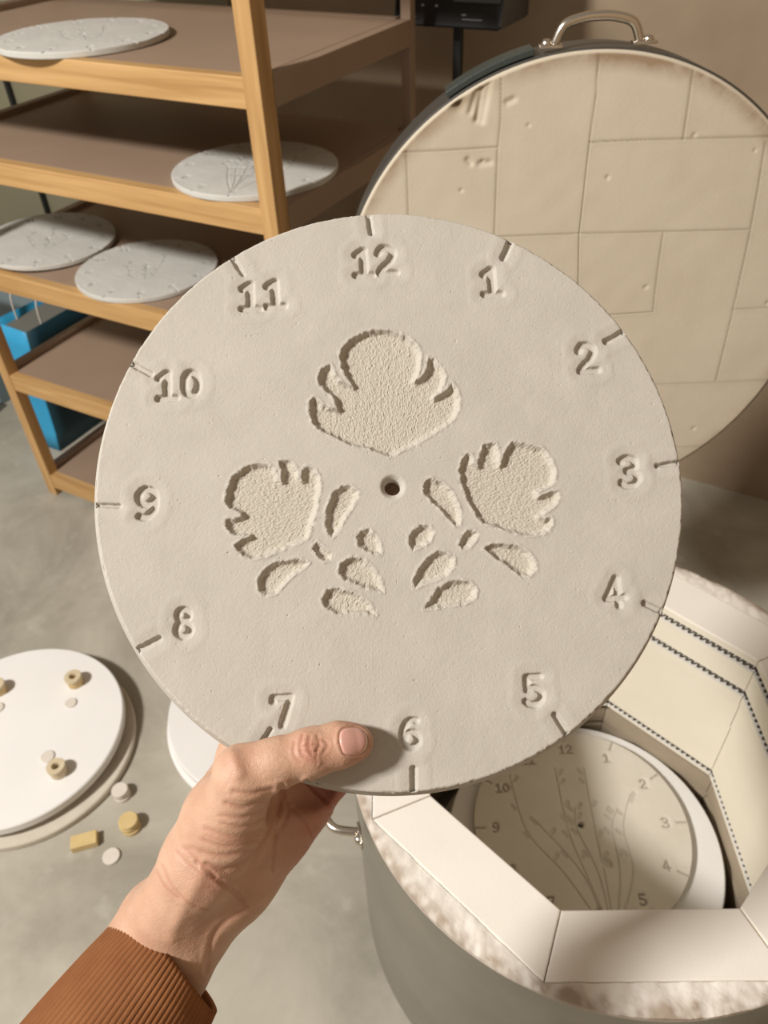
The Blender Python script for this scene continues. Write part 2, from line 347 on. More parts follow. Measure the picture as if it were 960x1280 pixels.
# ------------------------------------------------------------------ hand (one continuous skin, grown from a blended distance field)
def cam_xyz(p): q = p-CAM; return np.array([q@rt, q@up, -(q@fw)])
def C(px, py, d): return cam_xyz(at_depth(px, py, d))
def D(px, py, off): return cam_xyz(dpt(px, py, off))
BK = -HT-.0002
chains = [  # (points with radius), blend
 ('palm', [(C(215, 1160, .374), .0195), (C(262, 1075, .368), .0165), (C(287, 1000, .366), .0135), (D(303, 946, BK-.0112), .0112)], .010),
 ('palm', [(C(215, 1160, .374), .0195), (C(290, 1080, .372), .0165), (C(330, 1010, .380), .0125), (D(342, 955, BK-.0110), .0110)], .010),
 ('palm', [(C(222, 1163, .375), .0190), (C(310, 1070, .374), .0150), (C(362, 1010, .377), .0122), (D(378, 968, BK-.0105), .0105)], .010),
 ('palm', [(C(238, 1160, .376), .0165), (C(293, 1104, .372), .0150), (C(345, 1040, .368), .0138), (C(378, 1002, .365), .0120), (D(405, 975, BK-.0098), .0098)], .010),
 ('arm', [(C(196, 1148, .374), .0175), (C(165, 1200, .370), .0165), (C(110, 1300, .356), .015), (C(60, 1400, .342), .014)], .008),
 ('arm', [(C(238, 1166, .378), .0160), (C(214, 1214, .376), .0165), (C(164, 1306, .362), .015), (C(112, 1400, .347), .014)], .008),
 ('thumb', [(C(215, 1135, .362), .0165), (C(255, 1075, .352), .0180), (C(283, 1022, .348), .0182), (D(306, 976, .0075), .0128)], .007),
 ('thumb', [(D(303, 966, .0100), .0122), (D(345, 954, .0108), .0100), (D(388, 941, .0103), .0099), (D(424, 931, .0090), .0092), (D(444, 928, .0079), .0078)], .004),
 ('index', [(D(303, 946, BK-.0112), .0112), (D(345, 810, BK-.0096), .0094), (D(372, 735, BK-.0088), .0086), (D(392, 680, BK-.0078), .0076)], .004),
 ('middle', [(D(342, 955, BK-.0110), .0110), (D(410, 815, BK-.0097), .0095), (D(452, 728, BK-.0089), .0087), (D(482, 662, BK-.0079), .0077)], .004),
 ('ring', [(D(378, 968, BK-.0105), .0105), (D(466, 852, BK-.0094), .0091), (D(520, 782, BK-.0086), .0083), (D(558, 728, BK-.0076), .0074)], .004),
 ('little', [(D(405, 978, BK-.0098), .0097), (D(500, 905, BK-.0083), .0080), (D(550, 865, BK-.0077), .0074), (D(590, 830, BK-.0068), .0066)], .004),
]
GS = .00075
allp = np.array([p for _, ch, _ in chains for p, r in ch]); lo = allp.min(0)-.032; hi = allp.max(0)+.032
dims = np.ceil((hi-lo)/GS).astype(int)+1
field = np.full(dims, .05, np.float32)
def prim(a, ra, b, rb, k):
    m = max(ra, rb)+3*k+.002
    i0 = np.maximum(((np.minimum(a, b)-m-lo)/GS).astype(int), 0); i1 = np.minimum(((np.maximum(a, b)+m-lo)/GS).astype(int)+1, dims)
    ax = [lo[q]+np.arange(i0[q], i1[q])*GS for q in range(3)]
    gx, gy, gz = (ax[0][:, None, None]-a[0]).astype(np.float32), (ax[1][None, :, None]-a[1]).astype(np.float32), (ax[2][None, None]-a[2]).astype(np.float32)
    ab = (b-a).astype(np.float32); t = np.clip((gx*ab[0]+gy*ab[1]+gz*ab[2])/(ab@ab), 0, 1)
    d = np.sqrt((gx-t*ab[0])**2+(gy-t*ab[1])**2+(gz-t*ab[2])**2)-(ra+(rb-ra)*t)
    s = tuple(slice(i0[q], i1[q]) for q in range(3)); f = field[s]
    h = np.clip(.5+.5*(f-d)/k, 0, 1); field[s] = f*(1-h)+d*h-k*h*(1-h)
for nm, ch, k in chains:
    for (a, ra), (b, rb) in zip(ch, ch[1:]): prim(a, ra, b, rb, k)
def carve(a, ra, b, rb, k):
    m = max(ra, rb)+2*k; i0 = ((np.minimum(a, b)-m-lo)/GS).astype(int); i1 = ((np.maximum(a, b)+m-lo)/GS).astype(int)+1
    ax = [lo[q]+np.arange(i0[q], i1[q])*GS for q in range(3)]
    gx, gy, gz = ax[0][:, None, None]-a[0], ax[1][None, :, None]-a[1], ax[2][None, None]-a[2]; ab = b-a
    t = np.clip((gx*ab[0]+gy*ab[1]+gz*ab[2])/(ab@ab), 0, 1); d = -(np.sqrt((gx-t*ab[0])**2+(gy-t*ab[1])**2+(gz-t*ab[2])**2)-(ra+(rb-ra)*t))
    s = tuple(slice(i0[q], i1[q]) for q in range(3)); f = field[s]; h = np.clip(.5-.5*(f-d)/k, 0, 1); field[s] = f*(1-h)+d*h+k*h*(1-h)
carve(C(353, 1003, .345), .0085, C(392, 990, .349), .0095, .004)
def surface_nets(f):
    s = f < 0; nx, ny, nz = f.shape
    acc = np.zeros((nx-1, ny-1, nz-1, 3), np.float32); cnt = np.zeros((nx-1, ny-1, nz-1), np.float32)
    cs = [(i, j, k) for i in (0, 1) for j in (0, 1) for k in (0, 1)]
    sl = lambda c: (slice(c[0], nx-1+c[0]), slice(c[1], ny-1+c[1]), slice(c[2], nz-1+c[2]))
    for c in cs:
        for ax in range(3):
            if c[ax]: continue
            e = list(c); e[ax] = 1; A, B = f[sl(c)], f[sl(e)]; m = (A < 0) != (B < 0); t = np.where(m, A/np.where(m, A-B, 1), 0)
            for q in range(3): acc[..., q] += m*(c[q]+(t if q == ax else 0))
            cnt += m
    act = cnt > 0; idx = np.full(act.shape, -1, np.int64); idx[act] = np.arange(act.sum())
    base = np.argwhere(act); V = base+acc[act]/cnt[act][:, None]
    Q = []
    for ax in range(3):
        o = [q for q in range(3) if q != ax]
        a = [slice(None)]*3; b = [slice(None)]*3; a[ax] = slice(0, -1); b[ax] = slice(1, None)
        m = np.argwhere(s[tuple(a)] != s[tuple(b)])
        m = m[(m[:, o[0]] > 0) & (m[:, o[1]] > 0) & (m[:, o[0]] < f.shape[o[0]]-1) & (m[:, o[1]] < f.shape[o[1]]-1)]
        inn = s[tuple(m.T)]
        def cell(d0, d1): q = m.copy(); q[:, o[0]] += d0; q[:, o[1]] += d1; return idx[tuple(q.T)]
        q4 = np.stack([cell(-1, -1), cell(0, -1), cell(0, 0), cell(-1, 0)], 1)
        flip = inn if ax != 1 else ~inn
        q4[~flip] = q4[~flip][:, ::-1]; Q.append(q4)
    return V, np.concatenate(Q)
V, Q = surface_nets(field); V = V*GS+lo
# light smoothing
for _ in range(3):
    acc = np.zeros_like(V); cn = np.zeros(len(V))
    for a in range(4):
        b = (a+1) % 4
        np.add.at(acc, Q[:, a], V[Q[:, b]]); np.add.at(acc, Q[:, b], V[Q[:, a]]); np.add.at(cn, Q[:, a], 1); np.add.at(cn, Q[:, b], 1)
    V = .5*V+.5*acc/cn[:, None]
def normals(V):
    n = np.cross(V[Q[:, 2]]-V[Q[:, 0]], V[Q[:, 3]]-V[Q[:, 1]]); N = np.zeros_like(V)
    for a in range(4): np.add.at(N, Q[:, a], n)
    return N/np.maximum(np.linalg.norm(N, axis=1), 1e-12)[:, None]
N = normals(V)
px = np.stack([480+F*V[:, 0]/-V[:, 2], 640-F*V[:, 1]/-V[:, 2]], 1)
facing = np.clip(N[:, 2]*2.5, 0, 1); red = np.zeros(len(V)); disp = np.zeros(len(V))
on_thumb = px[:, 1] < 1005
T1 = (3.84, 230, 880); T2 = (3.2, 40, 1040)
def cz(pts, T): return crom([(T[1]+x/T[0], T[2]+y/T[0]) for x, y in pts], 6)
CR = [  # crease path, half width (px), depth (mm), nearest surface only
 ([(572, 150), (560, 200), (575, 250), (635, 285)], T1, 1.6, .42), ([(603, 158), (598, 205), (612, 240), (628, 262)], T1, 1.5, .40), ([(640, 150), (650, 195), (634, 232), (640, 270)], T1, 1.5, .35),
 ([(530, 180), (528, 240), (560, 285)], T1, 1.6, .25), ([(575, 200), (620, 192), (660, 196)], T1, 1.3, .35), ([(663, 168), (690, 195), (672, 232)], T1, 1.4, .25), ([(560, 225), (600, 228), (650, 222)], T1, 1.2, .25),
 ([(205, 478), (290, 496), (385, 455)], T1, 3.0, .34), ([(178, 535), (280, 545), (375, 505)], T1, 2.8, .24), ([(105, 600), (250, 640), (372, 600)], T1, 3.2, .26), ([(90, 652), (210, 682), (355, 648)], T1, 3.0, .20),
 ([(30, 690), (170, 728), (335, 698)], T1, 3.2, .30), ([(180, 570), (280, 590), (380, 550)], T1, 2.2, .14), ([(100, 625), (230, 660), (365, 625)], T1, 2., .12), ([(240, 420), (330, 430), (425, 408)], T1, 3., .45),
 ([(470, 395), (455, 500), (405, 620), (335, 720), (205, 795), (110, 770)], T1, 3.4, .75),
 ([(0, 690), (80, 765), (180, 850), (260, 905), (290, 955)], T1, 2.6, .30), ([(60, 760), (120, 800), (150, 830)], T1, 2., .4),
 ([(590, 370), (660, 445), (735, 518)], T1, 2.2, .9), ([(520, 500), (585, 575), (620, 640)], T1, 2., .4), ([(440, 600), (430, 700), (425, 800)], T1, 2., .4), ([(480, 430), (500, 520), (440, 640)], T1, 2.5, .3),
 ([(520, 130), (560, 215), (640, 285), (705, 312)], T2, 2., .22), ([(575, 75), (640, 140), (760, 208), (862, 300)], T2, 2., .2), ([(500, 160), (530, 215), (590, 265)], T2, 2., .15), ([(860, 300), (770, 360), (720, 430), (700, 560)], T2, 3., .35),
]
for pts, T, w, dep in CR:
    pl = cz(pts, T); ix = np.where((px[:, 0] > pl[:, 0].min()-9) & (px[:, 0] < pl[:, 0].max()+9) & (px[:, 1] > pl[:, 1].min()-9) & (px[:, 1] < pl[:, 1].max()+9) & (V[:, 2] > -.41))[0]
    if T is T1 and min(p[1] for p in pts) < 300 and max(p[1] for p in pts) < 300: ix = ix[(V[ix, 2] > -.338)]
    d = d_poly(px[ix], pl); g = np.exp(-(d/w)**2)-.45*np.exp(-((d-2.3*w)/(1.2*w))**2)
    disp[ix] -= g*dep*.001*facing[ix]; red[ix] = np.maximum(red[ix], .45*np.exp(-(d/w)**2))
for pts, T, w, dep in [([(690, 150), (640, 240), (575, 370), (560, 420)], T2, 9, .8), ([(430, 235), (400, 300)], T2, 12, .9), ([(235, 250), (265, 330)], T1, 9, 1.1), ([(575, 160), (600, 250)], T1, 10, .5)]:
    pl = cz(pts, T); d = d_poly(px, pl); disp += np.exp(-(d/w)**2)*dep*.001*facing*(V[:, 2] > -.40)
nn = Noise2(.0022, 31, 1)(V[:, :2])+Noise2(.0009, 32, 0)(V[:, :2])*.5; disp += nn*.00004
V = V+N*disp[:, None]
# the nail sits in a shallow bed
nail_px = crom([(424, 917), (423.5, 927), (426, 936), (430, 943), (440, 945.5), (451, 944), (458, 937), (460.5, 927), (458, 917), (450, 909.5), (437, 908.5), (428, 911)], 6, True)
sel = np.where((px[:, 0] > 410) & (px[:, 1] < 960) & (px[:, 1] > 895) & (V[:, 2] > -.338))[0]
dn = d_poly(px[sel], nail_px, True); sn = np.where(inside(px[sel], nail_px), -dn, dn)
V[sel] += N[sel]*((.00045*np.exp(-((sn-2.4)/1.8)**2)-.0005*np.clip(-sn/1.5, 0, 1))*facing[sel])[:, None]
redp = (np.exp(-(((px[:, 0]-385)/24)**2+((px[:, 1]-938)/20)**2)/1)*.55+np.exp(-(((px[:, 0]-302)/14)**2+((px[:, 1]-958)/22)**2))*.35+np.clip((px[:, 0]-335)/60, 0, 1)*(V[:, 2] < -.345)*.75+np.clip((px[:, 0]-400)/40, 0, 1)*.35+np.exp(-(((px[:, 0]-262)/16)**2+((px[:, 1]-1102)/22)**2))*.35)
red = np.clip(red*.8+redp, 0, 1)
B3 = np.stack([rt, up, -fw], 0)
PO = at_depth(200, 1180, .37)
Vw = V@B3+CAM-PO
me = np_mesh('person', Vw, Q); add_attr(me, 'red', red)
def skin_extra(nt, b, tc):
    n = nt.nodes.new('ShaderNodeTexNoise'); n.inputs['Scale'].default_value = 60; n.inputs['Detail'].default_value = 6; nt.links.new(tc.outputs['Object'], n.inputs['Vector'])
    r = nt.nodes.new('ShaderNodeValToRGB'); r.color_ramp.elements[0].position = .35; r.color_ramp.elements[1].position = .7
    r.color_ramp.elements[0].color = (.49, .290, .195, 1); r.color_ramp.elements[1].color = (.57, .360, .250, 1)
    nt.links.new(n.outputs['Fac'], r.inputs['Fac']); nt.links.new(r.outputs['Color'], b.inputs['Base Color'])
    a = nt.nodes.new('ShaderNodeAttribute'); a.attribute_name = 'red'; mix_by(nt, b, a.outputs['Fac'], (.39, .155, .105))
    b.inputs['Subsurface Weight'].default_value = .15; b.inputs['Subsurface Radius'].default_value = (1., .35, .2); b.inputs['Subsurface Scale'].default_value = .003
    v = nt.nodes.new('ShaderNodeTexVoronoi'); v.inputs['Scale'].default_value = 1100; v.feature = 'DISTANCE_TO_EDGE'; nt.links.new(tc.outputs['Object'], v.inputs['Vector'])
    bp = nt.nodes.new('ShaderNodeBump'); bp.inputs['Strength'].default_value = .5; bp.inputs['Distance'].default_value = .0003
    n3 = nt.nodes.new('ShaderNodeTexNoise'); n3.inputs['Scale'].default_value = 330; n3.inputs['Detail'].default_value = 6; n3.inputs['Distortion'].default_value = 1.5; nt.links.new(tc.outputs['Object'], n3.inputs['Vector'])
    ad = nt.nodes.new('ShaderNodeMath'); ad.operation = 'MULTIPLY_ADD'; ad.inputs[1].default_value = 1.6; nt.links.new(n3.outputs['Fac'], ad.inputs[0]); nt.links.new(v.outputs['Distance'], ad.inputs[2]); nt.links.new(ad.outputs[0], bp.inputs['Height']); nt.links.new(bp.outputs['Normal'], b.inputs['Normal'])
M['skin'] = mat('skin', (.6, .36, .26), .5, spec=.4, extra=skin_extra)
M['nail'] = mat('nail', (.62, .34, .28), .28, spec=.5, extra=attr_mix('free', (.78, .62, .48)))
person = link('person', me, M['skin'], None, PO)
tag(person, "left hand and wrist reaching up from below, thumb on the carved dial's face", 'person')
# nail
def field_at(p):
    q = (p-lo)/GS; i = q.astype(int); f = q-i; r = 0
    for a in (0, 1):
        for b in (0, 1):
            for c in (0, 1): r += field[i[0]+a, i[1]+b, i[2]+c]*(f[0] if a else 1-f[0])*(f[1] if b else 1-f[1])*(f[2] if c else 1-f[2])
    return r
ncen = nail_px.mean(0); NV = []; free = []; nu = 14; nv = len(nail_px)
for i in range(nu+1):
    for p in nail_px:
        q = ncen+(p-ncen)*i/nu*.97; t = .315
        for _ in range(40):
            s = field_at(C(q[0], q[1], t)); t += s
            if abs(s) < 1e-5: break
        NV.append(C(q[0], q[1], t-.0004+.0007*max(0, (i/nu-.8)/.2)**2)); free.append(1. if (q[0] > 455 and i > nu-2) or (i > nu-1 and q[0] > 440) else 0.)
NV = np.array(NV)@B3+CAM-PO; NQ = [(i*nv+j, (i+1)*nv+j, (i+1)*nv+(j+1) % nv, i*nv+(j+1) % nv) for i in range(nu) for j in range(nv)]
nm_ = np_mesh('thumbnail', NV, NQ); add_attr(nm_, 'free', free)
nailo = link('thumbnail', nm_, M['nail'], person); so = nailo.modifiers.new('thick', 'SOLIDIFY'); so.thickness = .0004; so.offset = -1
tag(nailo, 'short pink thumbnail with pale free edge')
# sleeve: ribbed corduroy tube with a real opening
ax0 = (C(206, 1206, .370)@B3+CAM); ax1 = (C(14, 1490, .318)@B3+CAM)
axd = (ax1-ax0)/np.linalg.norm(ax1-ax0); sx = np.cross(axd, fw); sx /= np.linalg.norm(sx); sy = np.cross(axd, sx)
if sx@rt < 0: sx = -sx
if sy@fw > 0: sy = -sy                      # sy towards the lens
nA, nL = 80*8, 110; SV = []; Lt = .19
def sleeve_pt(a, l, inner=False):
    rx = .0305+.018*l/Lt+.0016*math.sin(a*2+1+18*l); ry = .0262+.016*l/Lt
    fold = .0012*math.sin(34*l+2.2*math.sin(a))*math.exp(-l*3)*(1 if l > .01 else l/.01)
    rib = 0 if inner else .00055*abs(math.cos(a*40))**.6
    e = -.0022 if inner else 0
    sk = .0035*math.sin(2*a+.6)*max(0, 1-l/.05)     # cuff edge runs a little askew
    return ax0+axd*(l+sk)+sx*(rx+rib+fold+e)*math.cos(a)+sy*(ry+rib+fold+e)*math.sin(a)
rows = [(l, True) for l in (.03, .015, .004)]+[(0, True)]
for l, inn in rows:
    for j in range(nA): SV.append(sleeve_pt(2*math.pi*j/nA, l, True))
for i in range(nL+1):
    l = Lt*i/nL
    for j in range(nA): SV.append(sleeve_pt(2*math.pi*j/nA, l-.0006 if i == 0 else l))
SV = np.array(SV)-PO; nR = len(rows)+nL+1
SQ = [(i*nA+j, i*nA+(j+1) % nA, (i+1)*nA+(j+1) % nA, (i+1)*nA+j) for i in range(nR-1) for j in range(nA)]
def cord_extra(nt, b, tc):
    b.inputs['Sheen Weight'].default_value = .35; b.inputs['Sheen Roughness'].default_value = .4; b.inputs['Sheen Tint'].default_value = (.9, .45, .18, 1)
M['cordf'] = mat('rust_corduroy', (.185, .072, .030), .95, spec=.1, var=(.275, .118, .048), vscale=24, bump=.5, bscale=1800, bdist=.0004, extra=cord_extra)
slv = link('jacket_sleeve', np_mesh('jacket_sleeve', SV, SQ), M['cordf'], person); tag(slv, 'rust brown corduroy jacket cuff')

# ------------------------------------------------------------------ kiln
KX, KY = .20647, .43112; RIMZ = H-.66687; SECZ = H-.8963; BOTZ = H-1.03622; ROT = -1.2104; RI = .18813; RJ = .2500
kiln = empty('electric_kiln', (KX, KY, 0)); tag(kiln, 'round top-loading kiln with white octagonal firebrick rim, standing open below the held dial', 'kiln')
def oct_(r, k): a = ROT-k*math.pi/4; return np.array([r*math.cos(a), r*math.sin(a)])
RO = .2452; api = math.cos(math.pi/8)
# wall profile: (inset from inner face, z) going down the inner face
GR = [(.0158, .010), (.058, .010)]
def face_profile(z_top, z_bot, grooves, ledges):
    p = [(0.0, z_top)]
    ev = [(z_top-g, 'g', w) for g, w in grooves]+[(z_top-l, 'l', t) for l, t in ledges]
    cur = 0.
    for z, t, w in sorted(ev, reverse=True):
        if t == 'g': p += [(cur, z+w/2), (cur+.011, z+w/2-.001), (cur+.011, z-w/2+.001), (cur, z-w/2)]
        else: p += [(cur, z+.001), (cur+w, z-.001)]; cur += w
    p.append((cur, z_bot)); return p
def panel(k, prof, z_top, z_bot):
    bm = bmesh.new(); gap = .0004; rings = []
    for side in (k, k+1):
        r = []
        o = oct_(RO, side); od = o/np.linalg.norm(o)
        tdir = (oct_(1, k+1)-oct_(1, k)); tdir /= np.linalg.norm(tdir); off = tdir*gap*(1 if side == k else -1)
        for ins, z in prof:
            q = od*(RI+ins/api)+off; r.append(bm.verts.new((q[0], q[1], z)))
        q = o+off; r.append(bm.verts.new((q[0], q[1], z_bot))); r.append(bm.verts.new((q[0], q[1], z_top)))
        rings.append(r)
    A, B = rings; n = len(A)
    for i in range(n): bm.faces.new((A[i], A[(i+1) % n], B[(i+1) % n], B[i]))
    bm.faces.new(A[::-1]); bm.faces.new(B)
    es = [e for e in bm.edges if abs(e.verts[0].co.z-z_top) < 1e-6 and abs(e.verts[1].co.z-z_top) < 1e-6]
    bmesh.ops.bevel(bm, geom=es, offset=.0016, segments=3, affect='EDGES', profile=.5)
    mb = MB(); mb.bm.free(); mb.bm = bm; return mb
pt = face_profile(RIMZ, SECZ+.0015, [(.0155, .011), (.0582, .011), (.2205, .010)], [(.0785, .0015), (.122, .002)])
pb = [(i_+.012, z_) for i_, z_ in face_profile(SECZ-.0015, BOTZ+.02, [(.009, .012), (.05, .011)], [(.075, .0015)])]
for k in range(8):
    o = panel(k, pt, RIMZ, SECZ+.0015).build('firebrick_wall', M['brick'], kiln)
    o.data.materials.append(M['brickwall'])
    for f in o.data.polygons:
        if f.normal.z < .6: f.material_index = 1
    panel(k, pb, SECZ-.0015, BOTZ+.02).build('lower_firebrick_wall', M['shadebrick'], kiln)
def coil(zc, inset, nm='heating_coil'):
    R_ = RI+inset/api; pts = []
    for k in range(8):
        a, b = oct_(R_, k), oct_(R_, k+1); d = b-a; Ln = np.linalg.norm(d); d /= Ln; nr = np.array([d[1], -d[0]]); nt = int(Ln/.0068); n = nt*10
        for i in range(n):
            t = i/n; ph = 2*math.pi*nt*t; q = a+d*Ln*t+nr*.0048*math.cos(ph); pts.append((q[0], q[1], zc+.0048*math.sin(ph)))
    pts.append(pts[0]); mb = MB(); mb.tube(pts, .0012, 5, False); return mb.build(nm, M['coil'], kiln, smooth=60)
coil(RIMZ-.0155, .0058); coil(RIMZ-.0582, .0058); coil(RIMZ-.2205, .0095)
# ring of dark gap between the sections, fibre packing, jacket, base, stand
wob = lambda a: .004*math.sin(3*a+1)+.003*math.sin(7*a)+.002*math.sin(17*a+2)+.0012*math.sin(41*a)
mb = MB(); outer = [((RJ-.0012)*(1+.25*wob(a))*math.cos(a), (RJ-.0012)*(1+.25*wob(a))*math.sin(a)) for a in np.linspace(0, 2*math.pi, 240, endpoint=False)]
# annulus between the octagon and the circle
bm = mb.bm; top = []; grime = []; NA = 240; NRr = 9
noi = Noise2(.006, 77, 1); noi2 = Noise2(.0022, 78, 1)
for i, a in enumerate(np.linspace(0, 2*math.pi, NA*3, endpoint=False)):
    th = (a-ROT) % (math.pi/4)-math.pi/8; rin = RO*api/math.cos(th)+.0006; row = []; gro = []
    for j in range(NRr):
        r = rin+(max(RJ+.0008, rin+.0005)-rin)*j/(NRr-1); x, y = r*math.cos(a), r*math.sin(a)
        hgt = -.0005+.0006*noi(np.array([[x, y]]))[0]+.0003*noi2(np.array([[x, y]]))[0]-.003*(j/(NRr-1))**4
        row.append(bm.verts.new((x, y, RIMZ+min(hgt, .0004)))); d_ = RJ-r; gro.append(min(.8, max(0., 1.0*math.exp(-(d_/.009)**2)*(.58+.28*noi(np.array([[x, y]]))[0])+.18*noi2(np.array([[x, y]]))[0]*math.exp(-(d_/.012)**2))))
    row.insert(0, bm.verts.new((rin*math.cos(a), rin*math.sin(a), RIMZ-.03))); row.append(bm.verts.new(((RJ+.0008)*math.cos(a), (RJ+.0008)*math.sin(a), RIMZ-.010)))
    top.append(row); grime += gro+[0., .5]
for i in range(len(top)):
    A, B = top[i], top[(i+1) % len(top)]
    for j in range(len(A)-1): bm.faces.new((A[j], A[j+1], B[j+1], B[j]))
fp = mb.build('fibre_packing', M['fibre'], kiln, smooth=60)
add_attr(fp.data, 'grime', GRM(fp.data))
MB().lathe([(RJ-.001, BOTZ+.012), (RJ, BOTZ+.012), (RJ, RIMZ-.0085), (RJ-.001, RIMZ-.008)], 160, closed=True).build('steel_jacket', M['steel'], kiln, smooth=40)
MB().lathe([(0, BOTZ), (RJ-.003, BOTZ), (RJ-.001, BOTZ+.004), (RJ-.001, BOTZ+.012), (RJ-.004, BOTZ+.02), (0, BOTZ+.02)], 96).build('kiln_base', M['steel'], kiln, smooth=40)
MB().lathe([(0, BOTZ+.021), (.172, BOTZ+.021), (.172, BOTZ+.035), (0, BOTZ+.035)], 64).build('brick_floor', M['brickwall'], kiln)
mb = MB(); mb.lathe([(.19, BOTZ-.012), (.21, BOTZ-.012), (.21, BOTZ-.0005), (.19, BOTZ-.0005)], 64, closed=True); mb.build('stand_ring', M['blackrod'], kiln, smooth=30)
for k in range(3):
    a = math.radians(75+120*k); x, y = .2*math.cos(a), .2*math.sin(a)
    MB().tube([(x, y, BOTZ-.006), (x*1.08, y*1.08, .0)], .012, 12).build('leg', M['blackrod'], kiln, smooth=40)
def u_handle(w, h, r=.0042):
    """grip in the local x-z plane, feet at z=0"""
    pts = crom([(-w/2, 0, 0), (-w/2+.001, 0, h*.25), (-w/2+.008, 0, h*.78), (-w/2+.024, 0, h), (0, 0, h*1.04), (w/2-.024, 0, h), (w/2-.008, 0, h*.78), (w/2-.001, 0, h*.25), (w/2, 0, 0)], 8)
    return pts, r
def handle(parent, M4, w=.086, h=.028, one=False):
    pts, r = u_handle(w, h); mb = MB(); mb.tube([M4 @ Vector(p) for p in pts], r, 16)
    if one:
        for s in (-1, 1):
            k0 = set(mb.bm.verts); mb.box((.022, .013, .003), (s*(w/2+.004), 0, .0018), bev=.0012); mb.lathe([(0, .004), (.003, .0037), (.0045, .002), (.005, 0), (.005, -.003), (0, -.003)], 20, loc=(s*(w/2+.0075), 0, .0035))
            bmesh.ops.transform(mb.bm, matrix=M4, verts=[v for v in mb.bm.verts if v not in k0])
        return tag(mb.build('handle', M['chrome'], parent, smooth=50), 'chrome handle')
    hd = mb.build('handle', M['chrome'], parent, smooth=60); tag(hd, 'chrome handle')
    for s in (-1, 1):
        m2 = MB(); m2.lathe([(0, .004), (.003, .0037), (.0045, .002), (.005, 0), (.005, -.003), (0, -.003)], 20); f = m2.bm
        bmesh.ops.transform(f, matrix=M4 @ Matrix.Translation((s*(w/2+.0075), 0, .0035)), verts=f.verts[:])
        m2.build('screw', M['chrome'], hd, smooth=50)
        m2 = MB(); m2.box((.022, .013, .003), (s*(w/2+.004), 0, .0018), bev=.0012); f = m2.bm
        bmesh.ops.transform(f, matrix=M4, verts=f.verts[:]); m2.build('handle_foot', M['chrome'], hd, smooth=50)
# handle on the left of the jacket
ha = math.radians(188); ro = Vector((math.cos(ha), math.sin(ha), 0)); tg = Vector((-math.sin(ha), math.cos(ha), 0))
M4 = Matrix((( tg.x, 0, ro.x, RJ*ro.x), (tg.y, 0, ro.y, RJ*ro.y), (0, -1, 0, RIMZ-.036), (0, 0, 0, 1)))
handle(kiln, M4, .09, .032)

# kiln shelf and dial inside
KSZ = H-.937
ks = MB().lathe([(0, KSZ-.018), (.162, KSZ-.018), (.1635, KSZ-.0165), (.1635, KSZ-.0015), (.162, KSZ), (0, KSZ)], 128, loc=(0, 0, 0)).build('kiln_shelf', M['shelfwhite'], None, (KX+.0165, KY+.010, 0), smooth=40)
kc = on_plane(726, 1031, np.array([0, 0, KSZ+.011]), np.array([0, 0, 1.]))
for a in (.4, 2.5, 4.6):
    p_ = MB().lathe([(0, 0), (.016, 0), (.016, KSZ-.0182-BOTZ-.0352), (0, KSZ-.0182-BOTZ-.0352)], 24).build('kiln_post', M['tan'], None, (KX+.11*math.cos(a), KY+.11*math.sin(a), BOTZ+.0351), smooth=40)
    tag(p_, 'short kiln post under the white shelf inside the kiln', 'kiln post', 'posts under the shelf inside the kiln')
def clocknum(R_, h, w=.18, rot0=0, upright=True, dep=.002):
    out = []
    for n in range(1, 13):
        a = math.pi/2-n*math.pi/6; cx, cy = R_*math.cos(a), R_*math.sin(a); s = str(n)
        for i, ch in enumerate(s):
            o = (i-(len(s)-1)/2)*h*.74
            for pl, ww in strokes(ch, cx+o, cy, h, 0, w): out.append((n*10+i, pl, ww, dep))
        out.append((500+n, np.array([(R_*1.24*math.cos(a), R_*1.24*math.sin(a)), (R_*1.13*math.cos(a), R_*1.13*math.sin(a))]), .0011, dep))
    return out
def spin(ms, ang):
    c, s = math.cos(ang), math.sin(ang); Rm = np.array([[c, s], [-s, c]]); return [(m[0], m[1]@Rm, *m[2:]) for m in ms]
def stem_lines(seed, n, base=(.01, -.12), spread=.075):
    r = np.random.default_rng(seed); out = []; 
    for i in range(n):
        x1 = (i/(n-1)-.5)*2*spread+r.normal()*.004; y1 = r.uniform(.0, .085)
        p = crom([(base[0]+x1*.12, base[1]), (base[0]+x1*.5+r.normal()*.004, -.06), (x1*.9+r.normal()*.006, -.005), (x1, y1)], 6)
        out.append((p, .0008, .0011))
        for t in (.45, .62, .78, .9, .98):
            q = p[int(t*(len(p)-1))]; s = r.choice([-1, 1]); out.append((np.array([q+np.array([s*.004, .002]), q+np.array([s*.0075, .006])]), .0024, .0012))
    return out
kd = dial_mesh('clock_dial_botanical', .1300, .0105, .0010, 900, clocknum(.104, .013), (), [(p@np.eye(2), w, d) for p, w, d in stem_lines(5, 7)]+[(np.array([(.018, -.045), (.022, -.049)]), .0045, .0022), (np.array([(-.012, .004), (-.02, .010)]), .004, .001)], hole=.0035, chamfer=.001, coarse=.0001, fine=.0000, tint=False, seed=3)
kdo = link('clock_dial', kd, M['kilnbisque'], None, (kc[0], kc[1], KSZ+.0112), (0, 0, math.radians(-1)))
tag(ks, 'round white kiln shelf lying inside the open kiln, under a clock dial', 'kiln shelf')
tag(kdo, 'clay clock dial with pressed plant stems, lying inside the open kiln', 'clock dial')

